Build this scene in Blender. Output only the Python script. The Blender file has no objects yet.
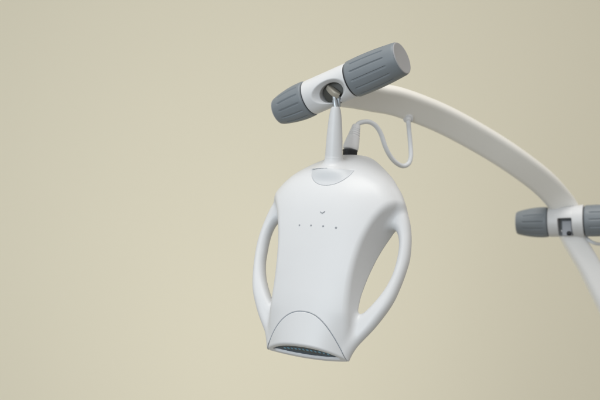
import bpy, math, random
import numpy as np
from mathutils import Matrix, Vector

random.seed(4)
S = bpy.context.scene
COL = S.collection
MM = 0.001
D = 1000.0                      # camera stands 1 m in front of the lamp head


def P(px, py, Y=0.0):
    """A point in millimetres, read off the photograph at depth Y."""
    k = (D + Y) / D
    return np.array([(px - 300.0) * k, Y, (200.0 - py) * k])


# ------------------------------------------------------------------ materials
def mat(name, col, rough=0.4, spec=0.5, metal=0.0, noise=0.0, nscale=300.0, bump=0.0, bscale=900.0,
        emis=None, estr=0.0, coat=0.0, sss=0.0):
    m = bpy.data.materials.new(name)
    m.use_nodes = True
    nt = m.node_tree
    b = nt.nodes['Principled BSDF']
    b.inputs['Base Color'].default_value = (*col, 1)
    b.inputs['Roughness'].default_value = rough
    b.inputs['Specular IOR Level'].default_value = spec
    b.inputs['Metallic'].default_value = metal
    b.inputs['Coat Weight'].default_value = coat
    if sss:
        b.inputs['Subsurface Weight'].default_value = sss
        b.inputs['Subsurface Radius'].default_value = (0.003, 0.003, 0.0025)
    if emis:
        b.inputs['Emission Color'].default_value = (*emis, 1)
        b.inputs['Emission Strength'].default_value = estr
    tc = nt.nodes.new('ShaderNodeTexCoord')
    if noise:
        n = nt.nodes.new('ShaderNodeTexNoise')
        n.inputs['Scale'].default_value = nscale
        n.inputs['Detail'].default_value = 4
        nt.links.new(tc.outputs['Object'], n.inputs['Vector'])
        mx = nt.nodes.new('ShaderNodeMix')
        mx.data_type = 'RGBA'
        mx.inputs[6].default_value = (*[c * (1 - noise) for c in col], 1)
        mx.inputs[7].default_value = (*[min(1, c * (1 + noise)) for c in col], 1)
        nt.links.new(n.outputs['Fac'], mx.inputs[0])
        nt.links.new(mx.outputs[2], b.inputs['Base Color'])
        mr = nt.nodes.new('ShaderNodeMapRange')
        mr.inputs['To Min'].default_value = rough * 0.85
        mr.inputs['To Max'].default_value = min(1, rough * 1.15)
        nt.links.new(n.outputs['Fac'], mr.inputs['Value'])
        nt.links.new(mr.outputs['Result'], b.inputs['Roughness'])
    if bump:
        n2 = nt.nodes.new('ShaderNodeTexNoise')
        n2.inputs['Scale'].default_value = bscale
        n2.inputs['Detail'].default_value = 2
        nt.links.new(tc.outputs['Object'], n2.inputs['Vector'])
        bp = nt.nodes.new('ShaderNodeBump')
        bp.inputs['Strength'].default_value = bump
        bp.inputs['Distance'].default_value = 0.0003
        nt.links.new(n2.outputs['Fac'], bp.inputs['Height'])
        nt.links.new(bp.outputs['Normal'], b.inputs['Normal'])
    return m


M = {}
M['white'] = mat('white_plastic', (0.645, 0.655, 0.672), 0.38, 0.42, noise=0.015, nscale=25, bump=0.10, bscale=1800)
M['arm'] = mat('arm_paint', (0.83, 0.82, 0.785), 0.33, 0.45, noise=0.015, nscale=18, bump=0.05, bscale=1300)
M['bright'] = mat('lower_arm_plastic', (0.93, 0.935, 0.94), 0.3, 0.5, noise=0.01, nscale=20)
M['shade_panel'] = mat('recess_shade_grey', (0.56, 0.58, 0.605), 0.42, 0.4, noise=0.012, nscale=25)  # greyer than the shell: shade under the collar put into the colour
M['grey'] = mat('grey_knob_plastic', (0.190, 0.215, 0.238), 0.45, 0.4, noise=0.04, nscale=120, bump=0.18, bscale=1600)
M['cap'] = mat('knob_cap', (0.35, 0.352, 0.368), 0.45, 0.4, noise=0.03, nscale=60, bump=0.12, bscale=1400)
M['seam'] = mat('seam_shadow_gap', (0.26, 0.29, 0.33), 0.6, 0.2, noise=0.05)
M['dark'] = mat('black_rubber', (0.018, 0.02, 0.024), 0.5, 0.4, noise=0.1, nscale=200)
M['core'] = mat('dark_core', (0.07, 0.07, 0.062), 0.5, 0.4, noise=0.1, nscale=200)
M['notch'] = mat('notch_plastic', (0.16, 0.17, 0.18), 0.5, 0.4, noise=0.05)
M['brass'] = mat('pale_cast_metal', (0.40, 0.375, 0.32), 0.42, 0.5, metal=0.35, noise=0.12, nscale=220, bump=0.2)
M['steel'] = mat('steel_pin', (0.42, 0.45, 0.48), 0.3, 0.5, metal=0.8, noise=0.05, nscale=200)
M['cable'] = mat('cable_sheath', (0.72, 0.74, 0.77), 0.38, 0.4, noise=0.03, nscale=100)
M['plug'] = mat('plug_plastic', (0.75, 0.755, 0.775), 0.4, 0.4, noise=0.02, nscale=80)
M['lens'] = mat('light_window_glass', (0.010, 0.036, 0.064), 0.2, 0.25, noise=0.1, nscale=200)
M['led'] = mat('led_lens', (0.06, 0.26, 0.42), 0.12, 0.7, noise=0.1, nscale=400)
M['mark'] = mat('indicator_grey', (0.30, 0.32, 0.35), 0.4, 0.5, noise=0.05)
M['block'] = mat('grey_insert', (0.33, 0.35, 0.39), 0.5, 0.4, noise=0.04)


# ------------------------------------------------------------------ helpers
def link(name, verts, faces, material, parent=None, normals=None, smooth=True, mats=None, fmat=None):
    """verts in millimetres"""
    me = bpy.data.meshes.new(name)
    v = np.asarray(verts, dtype=np.float64) * MM
    if isinstance(faces, np.ndarray):
        nf = len(faces)
        k = faces.shape[1]
        me.vertices.add(len(v))
        me.vertices.foreach_set('co', v.ravel())
        me.loops.add(nf * k)
        me.loops.foreach_set('vertex_index', faces.astype(np.int32).ravel())
        me.polygons.add(nf)
        me.polygons.foreach_set('loop_start', np.arange(nf, dtype=np.int32) * k)
        me.update(calc_edges=True)
        me.validate()
    else:
        me.from_pydata([tuple(a) for a in v], [], faces)
        me.update()
    if smooth:
        me.polygons.foreach_set('use_smooth', np.ones(len(me.polygons), dtype=bool))
    for m in (mats or [material]):
        me.materials.append(m)
    if fmat is not None:
        me.polygons.foreach_set('material_index', np.asarray(fmat, dtype=np.int32))
    if normals is not None and len(normals) == len(me.vertices):
        me.normals_split_custom_set_from_vertices(normals.tolist())
    o = bpy.data.objects.new(name, me)
    COL.objects.link(o)
    if parent is not None:
        o.parent = parent
    return o


def sharp(o, deg=35):
    me = o.data
    try:
        me.set_sharp_from_angle(angle=math.radians(deg))
    except Exception:
        pass


def frame(axis, up=(0, 0, 1)):
    a = np.array(axis, float); a /= np.linalg.norm(a)
    u = np.array(up, float)
    if abs(a @ u) > 0.98:
        u = np.array([0, 1.0, 0])
    b = np.cross(u, a); b /= np.linalg.norm(b)
    c = np.cross(a, b)
    return a, b, c


def mat4(org, X, Y, Z):
    m = Matrix.Identity(4)
    for i in range(3):
        m[i][0] = float(X[i]); m[i][1] = float(Y[i]); m[i][2] = float(Z[i]); m[i][3] = float(org[i]) * MM
    return m


def lathe(profile, n=96, rfun=None):
    """profile: (t, r) along local +Z; closed with poles where r == 0. rfun(t, ang, r)->r"""
    V = []; F = []; rings = []
    for t, r in profile:
        if r <= 1e-6:
            rings.append([len(V)]); V.append((0, 0, t))
        else:
            ring = []
            for i in range(n):
                a = 2 * math.pi * i / n
                rr = rfun(t, a, r) if rfun else r
                ring.append(len(V)); V.append((rr * math.cos(a), rr * math.sin(a), t))
            rings.append(ring)
    for a, b in zip(rings, rings[1:]):
        for i in range(n):
            j = (i + 1) % n
            if len(a) == 1 and len(b) == 1: continue
            if len(a) == 1: F.append((a[0], b[j], b[i]))
            elif len(b) == 1: F.append((a[i], a[j], b[0]))
            else: F.append((a[i], a[j], b[j], b[i]))
    return V, F


def catmull(pts, n=10):
    pts = np.array(pts, float)
    q = np.vstack([2 * pts[0] - pts[1], pts, 2 * pts[-1] - pts[-2]])
    out = []
    for i in range(1, len(q) - 2):
        for k in range(n):
            t = k / n
            out.append(0.5 * ((2 * q[i]) + (-q[i - 1] + q[i + 1]) * t + (2 * q[i - 1] - 5 * q[i] + 4 * q[i + 1] - q[i + 2]) * t * t
                              + (-q[i - 1] + 3 * q[i] - 3 * q[i + 1] + q[i + 2]) * t ** 3))
    out.append(pts[-1])
    return np.array(out)


def sweep(path, section, scale=None, closed_ends=True, up=(0, 0, 1), twist=0.0):
    ct, st_ = math.cos(math.radians(twist)), math.sin(math.radians(twist))
    section = [(x * ct - y * st_, x * st_ + y * ct) for x, y in section]
    """section: list of (a, b); a along side vector, b along up vector. scale: per-point (sa, sb)"""
    path = np.asarray(path)
    n = len(path); m = len(section)
    tang = np.gradient(path, axis=0)
    V = []; F = []
    prev = None
    for i in range(n):
        t = tang[i] / np.linalg.norm(tang[i])
        if prev is None:
            b = np.cross(t, np.array(up, float))
            if np.linalg.norm(b) < 1e-3: b = np.cross(t, np.array([0, 1.0, 0]))
            c = np.cross(b / np.linalg.norm(b), t)
        else:
            c = prev - t * (prev @ t)
        c /= np.linalg.norm(c)
        b = np.cross(t, c)
        prev = c
        sa, sb = (1, 1) if scale is None else scale[i]
        for (x, y) in section:
            V.append(path[i] + b * x * sa + c * y * sb)
    for i in range(n - 1):
        for j in range(m):
            k = (j + 1) % m
            F.append((i * m + j, i * m + k, (i + 1) * m + k, (i + 1) * m + j))
    if closed_ends:
        F.append(tuple(range(m))[::-1])
        F.append(tuple((n - 1) * m + j for j in range(m)))
    return V, F


def circ(r, n=20):
    return [(r * math.cos(2 * math.pi * i / n), r * math.sin(2 * math.pi * i / n)) for i in range(n)]


def rrect(w, h, r, k=7):
    out = []
    for cx, cy, a0 in ((w / 2 - r, h / 2 - r, 0), (-w / 2 + r, h / 2 - r, 90), (-w / 2 + r, -h / 2 + r, 180), (w / 2 - r, -h / 2 + r, 270)):
        for i in range(k + 1):
            a = math.radians(a0 + 90 * i / k)
            out.append((cx + r * math.cos(a), cy + r * math.sin(a)))
    return out


# ------------------------------------------------------------------ implicit surfaces
def smax(a, b, k):
    h = np.maximum(k - np.abs(a - b), 0) / k
    return np.maximum(a, b) + h * h * k * 0.25


def smin(a, b, k):
    return -smax(-a, -b, k)


class Poly2D:
    """signed distance to a closed polygon (negative inside), tabulated, sampled bilinearly"""
    def __init__(self, pts, lo, hi, h=0.75):
        self.lo = np.array(lo, float); self.h = h
        nx = int((hi[0] - lo[0]) / h) + 2; ny = int((hi[1] - lo[1]) / h) + 2
        X, Y = np.meshgrid(lo[0] + np.arange(nx) * h, lo[1] + np.arange(ny) * h, indexing='ij')
        Q = np.stack([X.ravel(), Y.ravel()], 1)
        pts = np.array(pts, float)
        d2 = np.full(len(Q), 1e18); inside = np.zeros(len(Q), bool)
        for a, b in zip(pts, np.roll(pts, -1, axis=0)):
            e = b - a
            L = e @ e
            if L < 1e-12: continue
            w = Q - a
            t = np.clip((w @ e) / L, 0, 1)
            r = w - t[:, None] * e
            d2 = np.minimum(d2, (r * r).sum(1))
            c = ((a[1] <= Q[:, 1]) != (b[1] <= Q[:, 1]))
            if c.any():
                xc = a[0] + (Q[:, 1] - a[1]) / (e[1] if e[1] != 0 else 1e-9) * e[0]
                inside ^= c & (Q[:, 0] < xc)
        d = np.sqrt(d2); d[inside] *= -1
        self.g = d.reshape(nx, ny)

    def __call__(self, x, y):
        fx = np.clip((x - self.lo[0]) / self.h, 0, self.g.shape[0] - 1.001)
        fy = np.clip((y - self.lo[1]) / self.h, 0, self.g.shape[1] - 1.001)
        i = fx.astype(np.int32); j = fy.astype(np.int32)
        a = fx - i; b = fy - j
        g = self.g
        return (g[i, j] * (1 - a) * (1 - b) + g[i + 1, j] * a * (1 - b) + g[i, j + 1] * (1 - a) * b + g[i + 1, j + 1] * a * b)


def table(pairs, wide=False):
    """smooth 1-D function through (x, y) pairs"""
    p = np.array(sorted(pairs), float)
    xs = np.arange(p[0, 0], p[-1, 0] + .25, .5)
    ys = np.interp(xs, p[:, 0], p[:, 1])
    k = np.hanning(31); k /= k.sum(); hw = 15
    if wide: k = np.hanning(63); k /= k.sum(); hw = 31
    pad = np.concatenate([ys[0] - (ys[hw:0:-1] - ys[0]), ys, ys[-1] - (ys[-2:-2 - hw:-1] - ys[-1])])
    ys = np.convolve(pad, k, 'valid')
    return lambda v: np.interp(v, xs, ys)


def surfnet(f, lo, hi, h):
    """dual contouring of f = 0: returns verts, quads, normals"""
    lo = np.array(lo, float)
    n = [int(math.ceil((hi[i] - lo[i]) / h)) + 1 for i in range(3)]
    V = np.empty(n, np.float32)
    ys = lo[1] + np.arange(n[1]) * h; zs = lo[2] + np.arange(n[2]) * h
    YY, ZZ = np.meshgrid(ys, zs, indexing='ij')
    for a in range(0, n[0], 16):
        b = min(n[0], a + 16)
        xs = lo[0] + np.arange(a, b) * h
        X = np.broadcast_to(xs[:, None, None], (b - a, n[1], n[2]))
        V[a:b] = f(X, np.broadcast_to(YY, X.shape), np.broadcast_to(ZZ, X.shape))
    s = V < 0
    cs = [(i, j, k) for i in (0, 1) for j in (0, 1) for k in (0, 1)]
    cnt = np.zeros([m - 1 for m in n], np.uint8)
    for (i, j, k) in cs:
        cnt += s[i:n[0] - 1 + i, j:n[1] - 1 + j, k:n[2] - 1 + k]
    act = np.argwhere((cnt > 0) & (cnt < 8))
    idx = np.full(cnt.shape, -1, np.int64)
    idx[act[:, 0], act[:, 1], act[:, 2]] = np.arange(len(act))
    cv = np.stack([V[act[:, 0] + i, act[:, 1] + j, act[:, 2] + k] for (i, j, k) in cs], 1).astype(np.float64)
    C = np.array(cs, float)
    acc = np.zeros((len(act), 3)); num = np.zeros(len(act))
    for a in range(8):
        for b in range(a + 1, 8):
            if np.abs(C[a] - C[b]).sum() != 1: continue
            cr = (cv[:, a] < 0) != (cv[:, b] < 0)
            t = np.where(cr, cv[:, a] / np.where(cr, cv[:, a] - cv[:, b], 1), 0)
            pt = C[a] + t[:, None] * (C[b] - C[a])
            acc += pt * cr[:, None]; num += cr
    verts = lo + (act + acc / num[:, None]) * h
    quads = []
    for ax in range(3):
        o1, o2 = (ax + 1) % 3, (ax + 2) % 3
        sl0 = [slice(None)] * 3; sl1 = [slice(None)] * 3
        sl0[ax] = slice(0, n[ax] - 1); sl1[ax] = slice(1, n[ax])
        A = s[tuple(sl0)]; B = s[tuple(sl1)]
        ch = np.argwhere(A != B)
        ok = (ch[:, o1] > 0) & (ch[:, o2] > 0) & (ch[:, o1] < n[o1] - 1) & (ch[:, o2] < n[o2] - 1)
        ch = ch[ok]
        inside0 = A[ch[:, 0], ch[:, 1], ch[:, 2]]
        def cell(d1, d2):
            c = ch.copy(); c[:, o1] -= d1; c[:, o2] -= d2
            return idx[c[:, 0], c[:, 1], c[:, 2]]
        q = np.stack([cell(1, 1), cell(0, 1), cell(0, 0), cell(1, 0)], 1)
        q[~inside0] = q[~inside0][:, ::-1]
        quads.append(q)
    quads = np.vstack(quads)

    def grad(p, e=0.15):
        g = np.empty_like(p)
        for i in range(3):
            a = p.copy(); b = p.copy(); a[:, i] += e; b[:, i] -= e
            g[:, i] = (f(a[:, 0], a[:, 1], a[:, 2]) - f(b[:, 0], b[:, 1], b[:, 2])) / (2 * e)
        return g
    for _ in range(3):
        g = grad(verts)
        d = f(verts[:, 0], verts[:, 1], verts[:, 2])
        st = g * (d / np.maximum((g * g).sum(1), 0.05))[:, None]
        L = np.linalg.norm(st, axis=1)
        st *= np.minimum(1, 0.4 * h / np.maximum(L, 1e-9))[:, None]
        verts = verts - st
    g = grad(verts, 0.35)
    g /= np.maximum(np.linalg.norm(g, axis=1), 1e-9)[:, None]
    return verts, quads, g


# ------------------------------------------------------------------ poses
# lamp head frame: u = to its right, v = up, w = out of its front face
YAW, PITCH, ROLL = math.radians(28), math.radians(11), math.radians(3.8)
u0 = np.array([1.0, 0, 0]); v0 = np.array([0, 0, 1.0]); w0 = np.array([0, -1.0, 0])
Rp = Matrix.Rotation(-PITCH, 3, 'X')      # top leans away, front face looks slightly up
Ry = Matrix.Rotation(-YAW, 3, 'Z')
Rr = Matrix.Rotation(ROLL, 3, 'Y')
R = Rr @ Ry @ Rp
U = np.array(R @ Vector(u0)); Vv = np.array(R @ Vector(v0)); W = np.array(R @ Vector(w0))
HO = P(316, 250, 0)


def to_local(p):
    d = np.asarray(p) - HO
    return np.array([d @ U, d @ Vv, d @ W])


def to_world(l):
    return HO + U * l[0] + Vv * l[1] + W * l[2]


# ------------------------------------------------------------------ the lamp
rootloc = P(625, 345, 300)
lamp = bpy.data.objects.new('dental_lamp', None)
lamp.location = Vector(rootloc * MM)
lamp.empty_display_size = 0.05
COL.objects.link(lamp)
lamp['label'] = 'white dental whitening lamp with looped side handles hanging from an arched arm with grey knobs'
lamp['category'] = 'dental lamp'
ROOT_INV = Matrix.Translation(-Vector(rootloc * MM))


def part(name, verts, faces, m, mw=None, parent=None, **kw):
    """a part of the lamp; mw = its placement in the world (parts), sub-parts share their parent's frame"""
    o = link(name, verts, faces, m, **kw)
    if parent is None:
        o.parent = lamp
        o.matrix_parent_inverse = ROOT_INV
        if mw is not None:
            o.matrix_basis = mw
    else:
        o.parent = parent
        if mw is not None:
            o.matrix_basis = mw
    return o


# ---- lamp head -----------------------------------------------------------
HM = mat4(HO, U, Vv, W)

half_out = catmull([(0, 113), (14, 111.5), (26, 106.5), (41, 94.5), (55, 82.5), (65, 70.5), (74, 56), (80.5, 42), (85, 25), (87, 8), (86.5, -5),
                    (83.5, -25), (78, -45), (66, -68), (52, -88), (39.5, -108)], 8)
half_dome = catmull([(0, 119), (14, 117.5), (26, 112), (42, 99), (57, 86), (67.5, 73), (76, 59), (82.5, 45), (87.5, 26), (92, 0), (96, -60),
                     (97, -125)], 8)


def mirrored(h, bottom):
    left = h[::-1].copy(); left[:, 0] *= -1
    return np.vstack([h, left[:-1]])


hole = catmull([(38, 20), (52, 32), (64, 33), (71, 27), (74.5, 13), (74, -8), (71, -22), (66, -34), (58, -47), (50, -56.5), (44, -60), (38, -56)], 8)
keep_h = catmull([(110, 68), (88, 71), (75, 65.5), (66, 58.5), (55, 40), (47.5, 16), (44, -6), (42.5, -26), (42.3, -46), (43, -66), (43, -84), (43, -106), (48, -125)], 8)
keep_pts = np.vstack([keep_h, [[-60, -125], [-60, 160], [160, 160], [160, 78]]])
lo2, hi2 = (-6, -128), (118, 128)
OUT2 = Poly2D(mirrored(half_out, 0), lo2, hi2)
DOME2 = Poly2D(mirrored(half_dome, 0), lo2, hi2)
HOLE2 = Poly2D(hole, lo2, hi2)
KEEP2 = Poly2D(keep_pts, lo2, hi2)

fv = table([(-120, 3), (-98, 5), (-50, 7), (0, 6.5), (25, 5.5), (45, 3.5), (62, -0.5), (78, -8), (92, -19), (106, -36), (125, -66)], True)
fA = table([(-120, 19), (-98, 17.5), (-60, 8.5), (-20, 6), (120, 6)])
wb = table([(-120, -25), (-98, -25), (-60, -25), (-40, -27), (-20, -33), (0, -40), (13, -47), (30, -57), (60, -64), (120, -62)])
wB = table([(-120, 7), (-98, 7), (-60, 5), (0, 4), (60, 8), (120, 8)])
wh = table([(-120, -16), (-98, -17), (-50, -24), (0, -33), (30, -36), (120, -38)])
ph = table([(-120, 6), (-98, 6.5), (-50, 8), (120, 8)])


def front(u, v):
    return fv(v) - fA(v) * (np.abs(u) / 45.0) ** 2.3


def T0(u, v, w):
    au = np.abs(u)
    f = (w - front(u, v)) / (1.0 + 0.25 * np.clip((v - 40) / 40, 0, 1.2))
    b = (wb(v) + wB(v) * (au / 45.0) ** 2 - w)
    d = smax(f, b, 6)
    d = smax(d, DOME2(au, v), 21)
    keep = (KEEP2(au, v) - 0.25 * np.clip(-w, -12, 70)) * 0.97
    return smax(d, keep, 4.2 + 1.5 * np.clip((v - 28) / 30, 0, 1))


def mouth(v, w):
    return (-97.5 + 0.40 * w - v) / 1.077


def plate(u, v, w):
    au = np.abs(u)
    p2 = smax(OUT2(au, v), -HOLE2(au, v), 3)
    d = smax(p2, np.abs(w - wh(v)) / 1.04 - ph(v), 9)
    return smax(d, v - 74, 8)


ARCH, ARCW = 40.5, 44.3


def arc(u, v):
    au = np.abs(u) / ARCW
    c = -103.5 + ARCH * (1 - au ** 2.25)
    sl = ARCH * 2.25 / ARCW * au ** 1.25
    return (v - c) / np.sqrt(1 + sl * sl)


nb = to_local(P(333.3, 167.3, 39)); nt_ = to_local(P(335.7, 106.5, 33))
print('NB', nb)
nax = (nt_ - nb); nlen = np.linalg.norm(nax); nax /= nlen


def stem_coords(u, v, w):
    du, dv, dw = u - nb[0], v - nb[1], w - nb[2]
    t = du * nax[0] + dv * nax[1] + dw * nax[2]
    r = np.sqrt(np.maximum(du * du + dv * dv + dw * dw - t * t, 1e-6))
    return t, r


NECK_CUT = 11.0


def flare(u, v, w):
    t, r = stem_coords(u, v, w)
    rad = 8.9 + 8.6 * np.exp(-np.maximum(t + 0.5, -3) / 3.4)
    rad = np.minimum(rad, 21.5)
    d = (r - rad) * 0.72
    d = np.maximum(d, t - NECK_CUT)
    return smax(d, -t - 3.0, 3)


PVT = 86.6


def dshape(u, v):
    v = v - 0.06 * (u + 2.0)
    e = (np.sqrt(((u + 2.0) / 22.5) ** 2 + ((v - PVT) / 19.5) ** 2) - 1) * 19
    return smax(e, v - PVT, 1.5)


def rise(u, v):
    q = np.clip((v - PVT + 16) / 16, 0, 1)
    return 7.0 * q * q * (3 - 2 * q) * np.clip(1 - ((u + 6) / 24.0) ** 2, 0, 1)


def pocket(u, v, w):
    return smax(dshape(u, v), front(u, v) + rise(u, v) - 1.1 - w, 0.6)


def shade_panel(u, v, w):
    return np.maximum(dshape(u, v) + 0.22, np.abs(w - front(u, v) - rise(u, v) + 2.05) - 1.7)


def body(u, v, w):
    t = smax(T0(u, v, w), mouth(v, w), 1.4)
    p = smax(plate(u, v, w), mouth(v, w) + 1.2, 3)
    d = smin(t, p, 6)
    d = smin(d, flare(u, v, w), 6)
    d = smax(d, -pocket(u, v, w), 0.9)
    cut = smax(arc(u, v) - 0.35, np.abs(w + 8) - 34, 1)
    cut = np.maximum(cut, np.abs(u) - 47)
    return smax(d, -cut, 0.7)


def nozzle(u, v, w):
    t = T0(u, v, w)
    d = smax(t, mouth(v, w), 1.6)
    d = smax(d, arc(u, v) + 0.15, 0.7)
    slot = smax(t + 4.8, -mouth(v, w) - 2.6, 0.8)
    slot = smax(slot, np.abs(u) - 38, 3)
    return smax(d, -slot, 0.9)


vv, qq, nn = surfnet(body, (-92, -116, -74), (92, 124, 16), 0.8)
head = part('lamp_head', vv, qq, M['white'], HM, normals=nn)
vv, qq, nn = surfnet(nozzle, (-50, -116, -36), (50, -58, 14), 0.6)
noz = part('nozzle', vv, qq, M['white'], parent=head, normals=nn)


vv, qq, nn = surfnet(shade_panel, (-28, 60, -36), (26, 94, 10), 0.5)
part('recess_shade_panel', vv, qq, M['shade_panel'], parent=head, normals=nn)  # thin inset carrying the painted shade of the recess


def seam_tube(us, off, r, vfun):
    path = []
    for u in us:
        v = vfun(u)
        path.append((u, v, float(front(np.float64(u), np.float64(v))) + off))
    return sweep(np.array(path), circ(r, 8), up=(0, 0, 1))


us = np.linspace(-41.6, 41.6, 90)
V_, F_ = seam_tube(us, -0.75, 0.55, lambda u: -103.3 + ARCH * (1 - (abs(u) / ARCW) ** 2.25))
part('seam', V_, F_, M['seam'], parent=head)


def window_f(u, v, w):
    return np.maximum(np.maximum(T0(u, v, w) + 4.4, np.abs(mouth(v, w) + 3.1) - 0.9), np.abs(u) - 38.5)


vv, qq, nn = surfnet(window_f, (-45, -112, -34), (45, -84, 10), 0.6)
win = part('light_window', vv, qq, M['lens'], parent=head)
win_c = (-8.5)
# small square emitters behind the window opening, each its own raised lens
for i in range(12):
    u = -24 + i * 4.4
    w = -10.2 - 0.004 * u * u
    dv = -97.5 + 0.4 * w + 2.6 * 1.077
    sx = 1.35 + 0.25 * math.sin(i * 2.3)
    V_, F_ = sweep(np.array([(0, 0, 0), (0, 0, 0.35), (0, 0, 0.6)]), rrect(2 * sx, 3.4, 0.6, 3), [(1, 1), (1, 1), (0.8, 0.8)], up=(0, 1, 0))
    mw = mat4((u, dv, w), (1, 0, 0), (0, .371, .928), (0, -.928, .371))
    part('light_diode', V_, F_, M['led'], mw, parent=head, smooth=False)


# indicator marks on the front face
def indicator(u, v, r=1.15):
    w = float(front(np.float64(u), np.float64(v)))
    nx = -(float(front(np.float64(u + .5), np.float64(v))) - float(front(np.float64(u - .5), np.float64(v))))
    ny = -(float(front(np.float64(u), np.float64(v + .5))) - float(front(np.float64(u), np.float64(v - .5))))
    a, b, c = frame((nx, ny, 1), (0, 1, 0))
    V_, F_ = lathe([(-0.6, 0), (-0.6, r), (0.12, r), (0.34, r * .8), (0.42, 0)], 24)
    mw = mat4((u, v, w), b, c, a)
    return V_, F_, mw


for (pu, pv, r) in ((-20.5, 23.0, 0.95), (-7.0, 23.6, 0.95), (6.6, 23.8, 1.05), (20.5, 23.4, 1.15)):
    V_, F_, mw = indicator(pu, pv, r)
    part('indicator_light', V_, F_, M['mark'], mw, parent=head)
# the mark above the row: a small tick shaped power key
V_, F_, mw = indicator(3.0, 38.0, 1.0)
tick = sweep(np.array([(-2.6, 0.3, .05), (-1.2, -0.5, .25), (0.1, -0.9, .3), (1.4, 0.1, .3), (2.4, 1.2, .2)]), circ(0.42, 8))
part('power_button', tick[0], tick[1], M['mark'], mw, parent=head)

# ---- neck (stem) ----------------------------------------------------------
nbw = to_world(nb); ntw = to_world(nt_)
ax, bx_, cx_ = frame(ntw - nbw, (0, 1, 0))
L = nlen
prof = [(NECK_CUT - 1.2, 0), (NECK_CUT - 1.2, 8.9 + 12.5 * math.exp(-(NECK_CUT + 1.2) / 3.6))]
sp = np.array([(0, 4.0), (3, 5.2), (8, 6.1), (14, 6.9), (26, 7.9), (38, 8.6), (60, 9.3)])
for i in range(0, 41):
    t = NECK_CUT + (L - 1.2 - NECK_CUT) * i / 40
    prof.append((t, float(np.interp(L - t, sp[:, 0], sp[:, 1]))))
prof += [(L - 0.5, 4.0), (L - 0.2, 3.6), (L, 2.9), (L, 0)]
prof[1] = (NECK_CUT - 1.2, 9.4)
V_, F_ = lathe(prof, 64)
nm = mat4(nbw, bx_, cx_, ax)
neck = part('neck', V_, F_, M['white'], nm); sharp(neck, 60)

# ---- knob joints ----------------------------------------------------------
J1 = P(331, 88.8, 45)
A1 = np.array([math.cos(math.radians(30)) * math.cos(math.radians(20.5)), -0.5, math.cos(math.radians(30)) * math.sin(math.radians(20.5))])
J2 = P(565.8, 221.5, 275)
A2 = np.array([math.cos(math.radians(22)) * math.cos(math.radians(2.5)), -math.sin(math.radians(22)), math.cos(math.radians(22)) * math.sin(math.radians(2.5))])


def knob_mesh(length, r0, rmax, r1, phase, ng=13):
    prof = [(0, 0), (0, r0 - 1.8), (0.35, r0 - 0.9), (1.1, r0 - 0.25), (2.2, r0)]
    N = 60
    for i in range(1, N):
        x = i / N
        t = 2.2 + (length - 2.2 - 2.0) * x
        bulge = math.sin(min(1, x * 1.25) * math.pi * .5)
        r = r0 + (rmax - r0) * bulge - (rmax - r1) * max(0, (x - 0.12) / 0.88) ** 1.8
        prof.append((t, r))
    prof += [(length - 1.4, r1 - 0.25), (length - 0.7, r1 - 0.75), (length - 0.1, r1 - 1.5), (length, r1 - 2.2), (length - 1.6, r1 - 2.6), (length - 1.6, 0)]
    g0, g1 = length * 0.10, length * 0.80

    def rf(t, a, r):
        if t < g0 or t > g1: return r
        e = min(1, (t - g0) / 2.0, (g1 - t) / 2.0)
        q = ((a + phase) * ng / (2 * math.pi)) % 1.0
        d = (q - 0.5) * 2 * math.pi * r / ng
        # sharp lip on one side, ramp on the other
        if -0.9 < d < 1.6:
            dep = 1.0 if d < 0.1 else (1.6 - d) / 1.5
            if d < -0.4: dep = (d + 0.9) / 0.5
            return r - 0.9 * e * dep
        return r
    return lathe(prof, 432, rf), r1


def knob(org, axis, s0, length, r0, rmax, r1, phase=0.0):
    a, b, c = frame(axis, (0, 0, 1))
    (V_, F_), re = knob_mesh(length, r0, rmax, r1, phase)
    k = part('adjustment_knob', V_, F_, M['grey'], mat4(org + a * s0, b, c, a)); sharp(k, 50)
    V_, F_ = lathe([(length - 1, 0), (length - 1, re - .9), (length + .1, re - .95), (length + .35, re - 1.3), (length + 0.35, re - 1.8), (length + .1, re - 4.5), (length - .1, re * .4), (length - .1, 0)], 96)
    cpo = part('end_cap', V_, F_, M['cap'], parent=k); sharp(cpo, 50)
    V_, F_ = lathe([(-1.6, 0), (-1.6, r0 - 1.7), (0.5, r0 - 1.7), (0.5, 0)], 64)
    g = part('gap_ring', V_, F_, M['dark'], parent=k); sharp(g, 50)
    return k


knob(J1, A1, 27.5, 58.5, 19.6, 20.3, 17.6, 0.16)
knob(J1, -A1, 27.0, 41.0, 19.4, 19.8, 15.0, 0.05)
knob(J2, A2, 24.0, 58.5, 19.9, 20.4, 17.6, 0.1)
knob(J2, -A2, 21.5, 40, 19.4, 19.8, 15.0, 0.2)

# first housing: implicit cylinder with a chamfered bore through its front
a1, b1, c1 = frame(A1, (0, 0, 1))      # a1 along axis; b1 horizontal-ish; c1 up-ish
H1M = mat4(J1, a1, np.cross(c1, a1), c1)
FR = np.cross(c1, a1)                  # local y
# bore direction: towards the viewer's side, tilted down
s_y = -1.0 if FR[1] > 0 else 1.0


def local1(p):
    d = np.asarray(p) - J1
    return np.array([d @ a1, d @ FR, d @ c1])


bore_dir = np.array([0.0, s_y * math.cos(math.radians(10)), -math.sin(math.radians(10))])
holec = local1(P(330.5, 92.5, 45 - 16))
bo = holec - bore_dir * (holec @ bore_dir)


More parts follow.
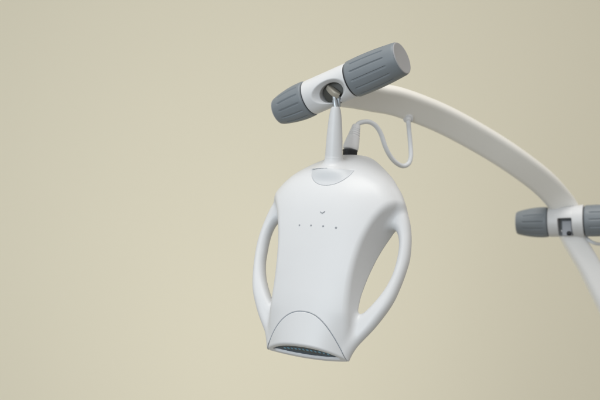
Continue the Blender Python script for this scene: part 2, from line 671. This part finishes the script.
def housing1(x, y, z):
    r = np.sqrt(y * y + z * z)
    d = smax(r - 18.6, np.abs(x) - 26.2, 1.6)
    # bore coordinates
    t = x * bore_dir[0] + y * bore_dir[1] + z * bore_dir[2]
    px = x - bo[0] - t * bore_dir[0]; py = y - bo[1] - t * bore_dir[1]; pz = z - bo[2] - t * bore_dir[2]
    q = py * (-bore_dir[2]) * (1) + pz * bore_dir[1]
    q = pz / math.cos(math.radians(10))
    # obround opening lengthened along the axis
    R_ = 10.0 + np.clip(t - 11.5, 0, 9) * 0.62
    bb = np.sqrt((np.abs(px + 1.0) / 1.42) ** 2 + q * q) - R_
    bb = smax(bb * 0.85, 1.0 - t, 1.0)
    # small notch through the lower edge where the pin leaves
    d = smax(d, -bb, 1.0)
    n = np.sqrt((x - pinc[0]) ** 2 + (y - pinc[1]) ** 2) - 5.6
    n = smax(n, z + 6.0, 1.0)
    return smax(d, -n, 1.2)


pin_top = P(334.2, 94.5, 32.5); pin_bot = P(335.8, 107.5, 33)
pinc = local1(P(335.5, 101, 31))
vv, qq, nn = surfnet(housing1, (-28, -21, -21), (28, 21, 21), 0.55)
hs1 = part('joint_housing', vv, qq, M['white'], H1M, normals=nn)

# dark core at the bottom of the bore
bd_w = a1 * bore_dir[0] + FR * bore_dir[1] + c1 * bore_dir[2]
bo_w = J1 + a1 * bo[0] + FR * bo[1] + c1 * bo[2]
V_, F_ = lathe([(0, 0), (0, 13.4), (5.0, 13.4), (5.6, 12.6), (5.6, 0)], 48)
aa, ab, ac = frame(bd_w, tuple(c1))
core = part('socket_core', V_, F_, M['core'], mat4(bo_w + bd_w * 0.5, ab, ac, aa)); sharp(core, 50)
# cast yoke: bent lug holding the pin
yo0 = P(328.8, 87.5, 38); yo1 = P(331.2, 90, 34.5); yo2 = P(334.8, 93.2, 32); yo3 = P(339.4, 95.6, 31.5)
V_, F_ = sweep(catmull([yo0, yo1, yo2, yo3], 8), rrect(5.8, 6.0, 1.5, 5),
               scale=[(0.75 + .5 * math.sin(math.pi * (0.15 + .7 * i / 24)), 0.72 + .42 * math.sin(math.pi * (0.12 + .7 * i / 24))) for i in range(25)])
yoke = part('yoke', V_, F_, M['brass']); sharp(yoke, 50)
pa, pb, pc = frame(pin_top - pin_bot, (0, 1, 0))
Lp = np.linalg.norm(pin_top - pin_bot)
V_, F_ = lathe([(-4, 0), (-4, 2.9), (Lp * .55, 2.9), (Lp * .62, 2.4), (Lp + 1.5, 2.4), (Lp + 2, 1.6), (Lp + 2, 0)], 40)
pin = part('pivot_pin', V_, F_, M['steel'], mat4(pin_bot, pb, pc, pa)); sharp(pin, 40)
pin2b = P(338.6, 106.5, 36)
pin2t = P(338.2, 96, 34)
pa, pb, pc = frame(pin2t - pin2b, (0, 1, 0))
V_, F_ = sweep(np.array([pin2b, (pin2b + pin2t) / 2, pin2t]), rrect(4.2, 4.6, 1.0, 4))
tong = part('lock_tongue', V_, F_, M['steel']); sharp(tong, 40)

# second housing
a2, b2, c2 = frame(A2, (0, 0, 1))
FR2 = np.cross(c2, a2)
s2 = -1.0 if FR2[1] > 0 else 1.0
H2M = mat4(J2, a2, FR2, c2)


def local2(p):
    d = np.asarray(p) - J2
    return np.array([d @ a2, d @ FR2, d @ c2])


wc = local2(P(564.8, 227, 275 - 18))


def housing2(x, y, z):
    r = np.sqrt(y * y + z * z)
    fl = 19.2 + 1.6 * np.clip((x - 10) / 12, 0, 1)
    d = smax(r - fl, np.abs(x - 1) - 22, 1.8)
    box = smax(np.abs(x - wc[0] + 0.3) - 8.6, np.abs(z - wc[2] + 0.5) - 11.6, 1.5)
    box = smax(box, 5.0 - y * s2, 1.0)
    return smax(d, -box, 1.0)


vv, qq, nn = surfnet(housing2, (-24, -23, -23), (26, 23, 23), 0.6)
hs2 = part('joint_housing', vv, qq, M['white'], H2M, normals=nn)
# grey insert standing in the window, with a dark screw socket


def boxmesh(x0, x1, y0, y1, z0, z1):
    V = [(x, y, z) for x in (x0, x1) for y in (y0, y1) for z in (z0, z1)]
    F = [(0, 1, 3, 2), (4, 6, 7, 5), (0, 4, 5, 1), (2, 3, 7, 6), (0, 2, 6, 4), (1, 5, 7, 3)]
    return V, F


def bevel(o, w, seg=3):
    md = o.modifiers.new('bevel', 'BEVEL'); md.width = w * MM; md.segments = seg
    md.limit_method = 'ANGLE'
    return o


yA, yB = sorted((5.0 * s2, 13.5 * s2))
V_, F_ = boxmesh(wc[0] - 4.3, wc[0] + 7.6, yA, yB, wc[2] - 11.5, wc[2] + 7.6)
ins = part('insert_block', V_, F_, M['block'], parent=hs2, smooth=False); bevel(ins, 1.2)
yA, yB = sorted((13.0 * s2, 13.9 * s2))
V_, F_ = lathe([(0, 0), (0, 3.0), (.8, 3.0), (.8, 0)], 32)
scr = part('screw', V_, F_, M['dark'], Matrix(((1, 0, 0, (wc[0] + 4.3) * MM), (0, 0, s2, 13.2 * s2 * MM), (0, 1, 0, (wc[2] - 8.3) * MM), (0, 0, 0, 1))), parent=hs2)
yA, yB = sorted((4.0 * s2, 5.6 * s2))
V_, F_ = boxmesh(wc[0] - 8.4, wc[0] + 7.9, yA, yB, wc[2] - 11.4, wc[2] + 10.8)
part('recess_floor', V_, F_, M['notch'], parent=hs2, smooth=False)

# ---- arms -----------------------------------------------------------------
apts = [P(333, 92, 55), P(352, 93.5, 80), P(375, 97.5, 104), P(400, 102.5, 124), P(440, 117.8, 156), P(480, 139, 190), P(513, 159.8, 218), P(543, 182.5, 250), P(561, 202, 276), P(569, 213, 288)]
path = catmull(apts, 10)
n = len(path)
TW = 50
sc = []
for i in range(n):
    t = i / (n - 1)
    sc.append((1.0, 0.95 + 0.06 * math.sin(math.pi * t) - (0.1 * max(0, t - .9) / .1)))
V_, F_ = sweep(path, rrect(33.5, 17.5, 6.8, 9), sc, twist=TW)
arm = part('upper_arm', V_, F_, M['arm']); sharp(arm, 60)

lpts = [P(567, 226, 282), P(575, 242, 282), P(589, 266, 284), P(602, 292, 287), P(620, 328, 292), P(645, 378, 300), P(680, 450, 310), P(720, 540, 320)]
path = catmull(lpts, 8)
V_, F_ = sweep(path, rrect(26, 28, 8, 8))
larm = part('lower_arm', V_, F_, M['bright']); sharp(larm, 60)
# little cable tail that leaves the second joint under its right knob
V_, F_ = sweep(catmull([P(583, 234, 278), P(588, 239.5, 272), P(594, 243, 270), P(601, 244, 278), P(610, 241, 292), P(616, 234, 310), P(612, 226, 320), P(595, 223, 315), P(580, 222, 300)], 8), circ(2.2, 12))
part('joint_cable', V_, F_, M['cable'])

# ---- plug and cable -------------------------------------------------------
PY = 76
q0 = P(349.6, 158, PY); q1 = P(350.2, 149.8, PY); q2 = P(356.8, 124.5, PY + 6)
pa, pb, pc = frame(q1 - q0, (0, 1, 0))
V_, F_ = lathe([(-4, 0), (-4, 7.6), (6.5, 7.8), (8.2, 8.3), (8.9, 8.0), (8.9, 0)], 48)
pr = part('plug_socket', V_, F_, M['dark'], mat4(q0, pb, pc, pa)); sharp(pr, 40)
pa, pb, pc = frame(q2 - q1, (0, 1, 0))
Lq = np.linalg.norm(q2 - q1)
prof = [(0, 0), (0, 7.4), (.6, 8.2), (2.5, 8.5), (5, 8.4), (10, 7.6), (16, 6.6), (21, 5.8), (24, 5.1), (Lq - 1.3, 4.4), (Lq - .2, 3.4), (Lq, 2.2), (Lq, 0)]


def ribs(t, a, r):
    return r - (0.45 if (14.5 < t < 24 and int((t - 14.5) / 1.2) % 2) else 0)


pp = []
for (t0, r0), (t1, r1) in zip(prof[1:-2], prof[2:-1]):
    k = max(1, int((t1 - t0) / .6))
    for i in range(k): pp.append((t0 + (t1 - t0) * i / k, r0 + (r1 - r0) * i / k))
V_, F_ = lathe([prof[0]] + pp + prof[-2:], 48, ribs)
pl = part('cable_plug', V_, F_, M['plug'], mat4(q1, pb, pc, pa)); sharp(pl, 50)

cp = [P(355.5, 128, PY + 5), P(358.5, 123.6, PY + 8), P(364, 121.8, PY + 12), P(370, 122.2, PY + 16), P(376, 126, PY + 20), P(381, 134, PY + 24), P(385.5, 147, PY + 28), P(390.5, 156.5, PY + 33),
      P(396.5, 163, PY + 38), P(403, 166, PY + 44), P(408.5, 163.5, PY + 49), P(410.8, 156.5, PY + 52), P(410.4, 145, PY + 55), P(409.0, 130, PY + 55), P(408.2, 120, PY + 54), P(408, 112, PY + 64)]
cpath = catmull(cp, 8)
V_, F_ = sweep(cpath, circ(2.6, 16))
part('cable', V_, F_, M['cable'])
g0 = P(408.3, 121.0, PY + 52); g1 = P(408, 113.5, PY + 63)
pa, pb, pc = frame(g1 - g0, (0, 1, 0))
V_, F_ = lathe([(0, 0), (0, 2.4), (.8, 3.2), (3, 3.6), (3.2, 5.4), (4, 5.8), (9, 5.8), (9, 0)], 32)
gr = part('cable_grommet', V_, F_, M['plug'], mat4(g0, pb, pc, pa)); sharp(gr, 40)

# ------------------------------------------------------------------ wall
wm = mat('painted_wall', (0.60, 0.545, 0.40), 0.85, 0.2)
nt = wm.node_tree; bs = nt.nodes['Principled BSDF']
tc = nt.nodes.new('ShaderNodeTexCoord')
n1 = nt.nodes.new('ShaderNodeTexNoise'); n1.inputs['Scale'].default_value = 1.3; n1.inputs['Detail'].default_value = 3
nt.links.new(tc.outputs['Object'], n1.inputs['Vector'])
mx = nt.nodes.new('ShaderNodeMix'); mx.data_type = 'RGBA'
mx.inputs[6].default_value = (0.72, 0.682, 0.55, 1); mx.inputs[7].default_value = (0.755, 0.715, 0.58, 1)
nt.links.new(n1.outputs['Fac'], mx.inputs[0]); nt.links.new(mx.outputs[2], bs.inputs['Base Color'])
n2 = nt.nodes.new('ShaderNodeTexNoise'); n2.inputs['Scale'].default_value = 180; n2.inputs['Detail'].default_value = 3
nt.links.new(tc.outputs['Object'], n2.inputs['Vector'])
bp = nt.nodes.new('ShaderNodeBump'); bp.inputs['Strength'].default_value = 0.25; bp.inputs['Distance'].default_value = 0.001
nt.links.new(n2.outputs['Fac'], bp.inputs['Height']); nt.links.new(bp.outputs['Normal'], bs.inputs['Normal'])
WY = 1300
wv = [(-4000, WY, -2500), (4000, WY, -2500), (4000, WY, 2500), (-4000, WY, 2500),
      (-4000, WY + 120, -2500), (4000, WY + 120, -2500), (4000, WY + 120, 2500), (-4000, WY + 120, 2500)]
wo = link('wall', wv, [(0, 1, 2, 3), (7, 6, 5, 4), (0, 4, 5, 1), (3, 2, 6, 7), (0, 3, 7, 4), (1, 5, 6, 2)], wm, smooth=False)
wo['kind'] = 'structure'

# ------------------------------------------------------------------ light
w = bpy.data.worlds.new('World'); S.world = w; w.use_nodes = True
bg = w.node_tree.nodes['Background']
# the room around: pale ceiling above, darker floor below
wn = w.node_tree
wtc = wn.nodes.new('ShaderNodeTexCoord'); wsp = wn.nodes.new('ShaderNodeSeparateXYZ')
wn.links.new(wtc.outputs['Generated'], wsp.inputs[0])
wmr = wn.nodes.new('ShaderNodeMapRange'); wmr.inputs['From Min'].default_value = -0.6; wmr.inputs['From Max'].default_value = 0.7
wmr.interpolation_type = 'SMOOTHSTEP'
wn.links.new(wsp.outputs['Z'], wmr.inputs['Value'])
wmx = wn.nodes.new('ShaderNodeMix'); wmx.data_type = 'RGBA'
wmx.inputs[6].default_value = (0.34, 0.32, 0.275, 1); wmx.inputs[7].default_value = (1.0, 0.985, 0.955, 1)
wn.links.new(wmr.outputs['Result'], wmx.inputs[0]); wn.links.new(wmx.outputs[2], bg.inputs['Color'])
bg.inputs['Strength'].default_value = 0.74


def area(name, loc, target, size, size_y, power, col):
    l = bpy.data.lights.new(name, 'AREA'); l.shape = 'RECTANGLE'; l.size = size; l.size_y = size_y
    l.energy = power; l.color = col
    o = bpy.data.objects.new(name, l); COL.objects.link(o)
    o.location = loc
    d = Vector(target) - Vector(loc)
    o.rotation_euler = d.to_track_quat('-Z', 'Y').to_euler()
    return o


wl = area('window_light', (-1.05, -1.45, 0.22), (-0.10, 1.3, -0.18), 1.2, 1.1, 5.4, (0.80, 0.91, 1.0))
wl.data.spread = math.radians(98)
wb_ = area('added_wall_fill', (-0.05, 0.30, -0.95), (-0.18, 1.3, 0.12), 0.6, 0.6, 1.0, (1.0, 0.96, 0.88))  # added out-of-frame fill, only there to shape the wall's brightness gradient
wb_.data.spread = math.radians(95)
cl = area('ceiling_light', (0.0, -0.35, 1.9), (0.15, 0.1, 0), 1.2, 1.0, 7, (1.0, 0.96, 0.90))
cl.data.spread = math.radians(100)

# ------------------------------------------------------------------ camera
cd = bpy.data.cameras.new('camera'); cam = bpy.data.objects.new('camera', cd); COL.objects.link(cam)
cam.location = (0, -D * MM, 0); cam.rotation_euler = (math.radians(90), 0, 0)
cd.sensor_width = 36; cd.lens = 60; cd.clip_end = 50; cd.clip_start = 0.05
cd.dof.use_dof = True; cd.dof.focus_distance = 1.0; cd.dof.aperture_fstop = 6.5
S.camera = cam
S.view_settings.view_transform = 'Standard'; S.view_settings.look = 'None'
S.view_settings.exposure = 0.05; S.view_settings.gamma = 1
S.render.engine = 'CYCLES'
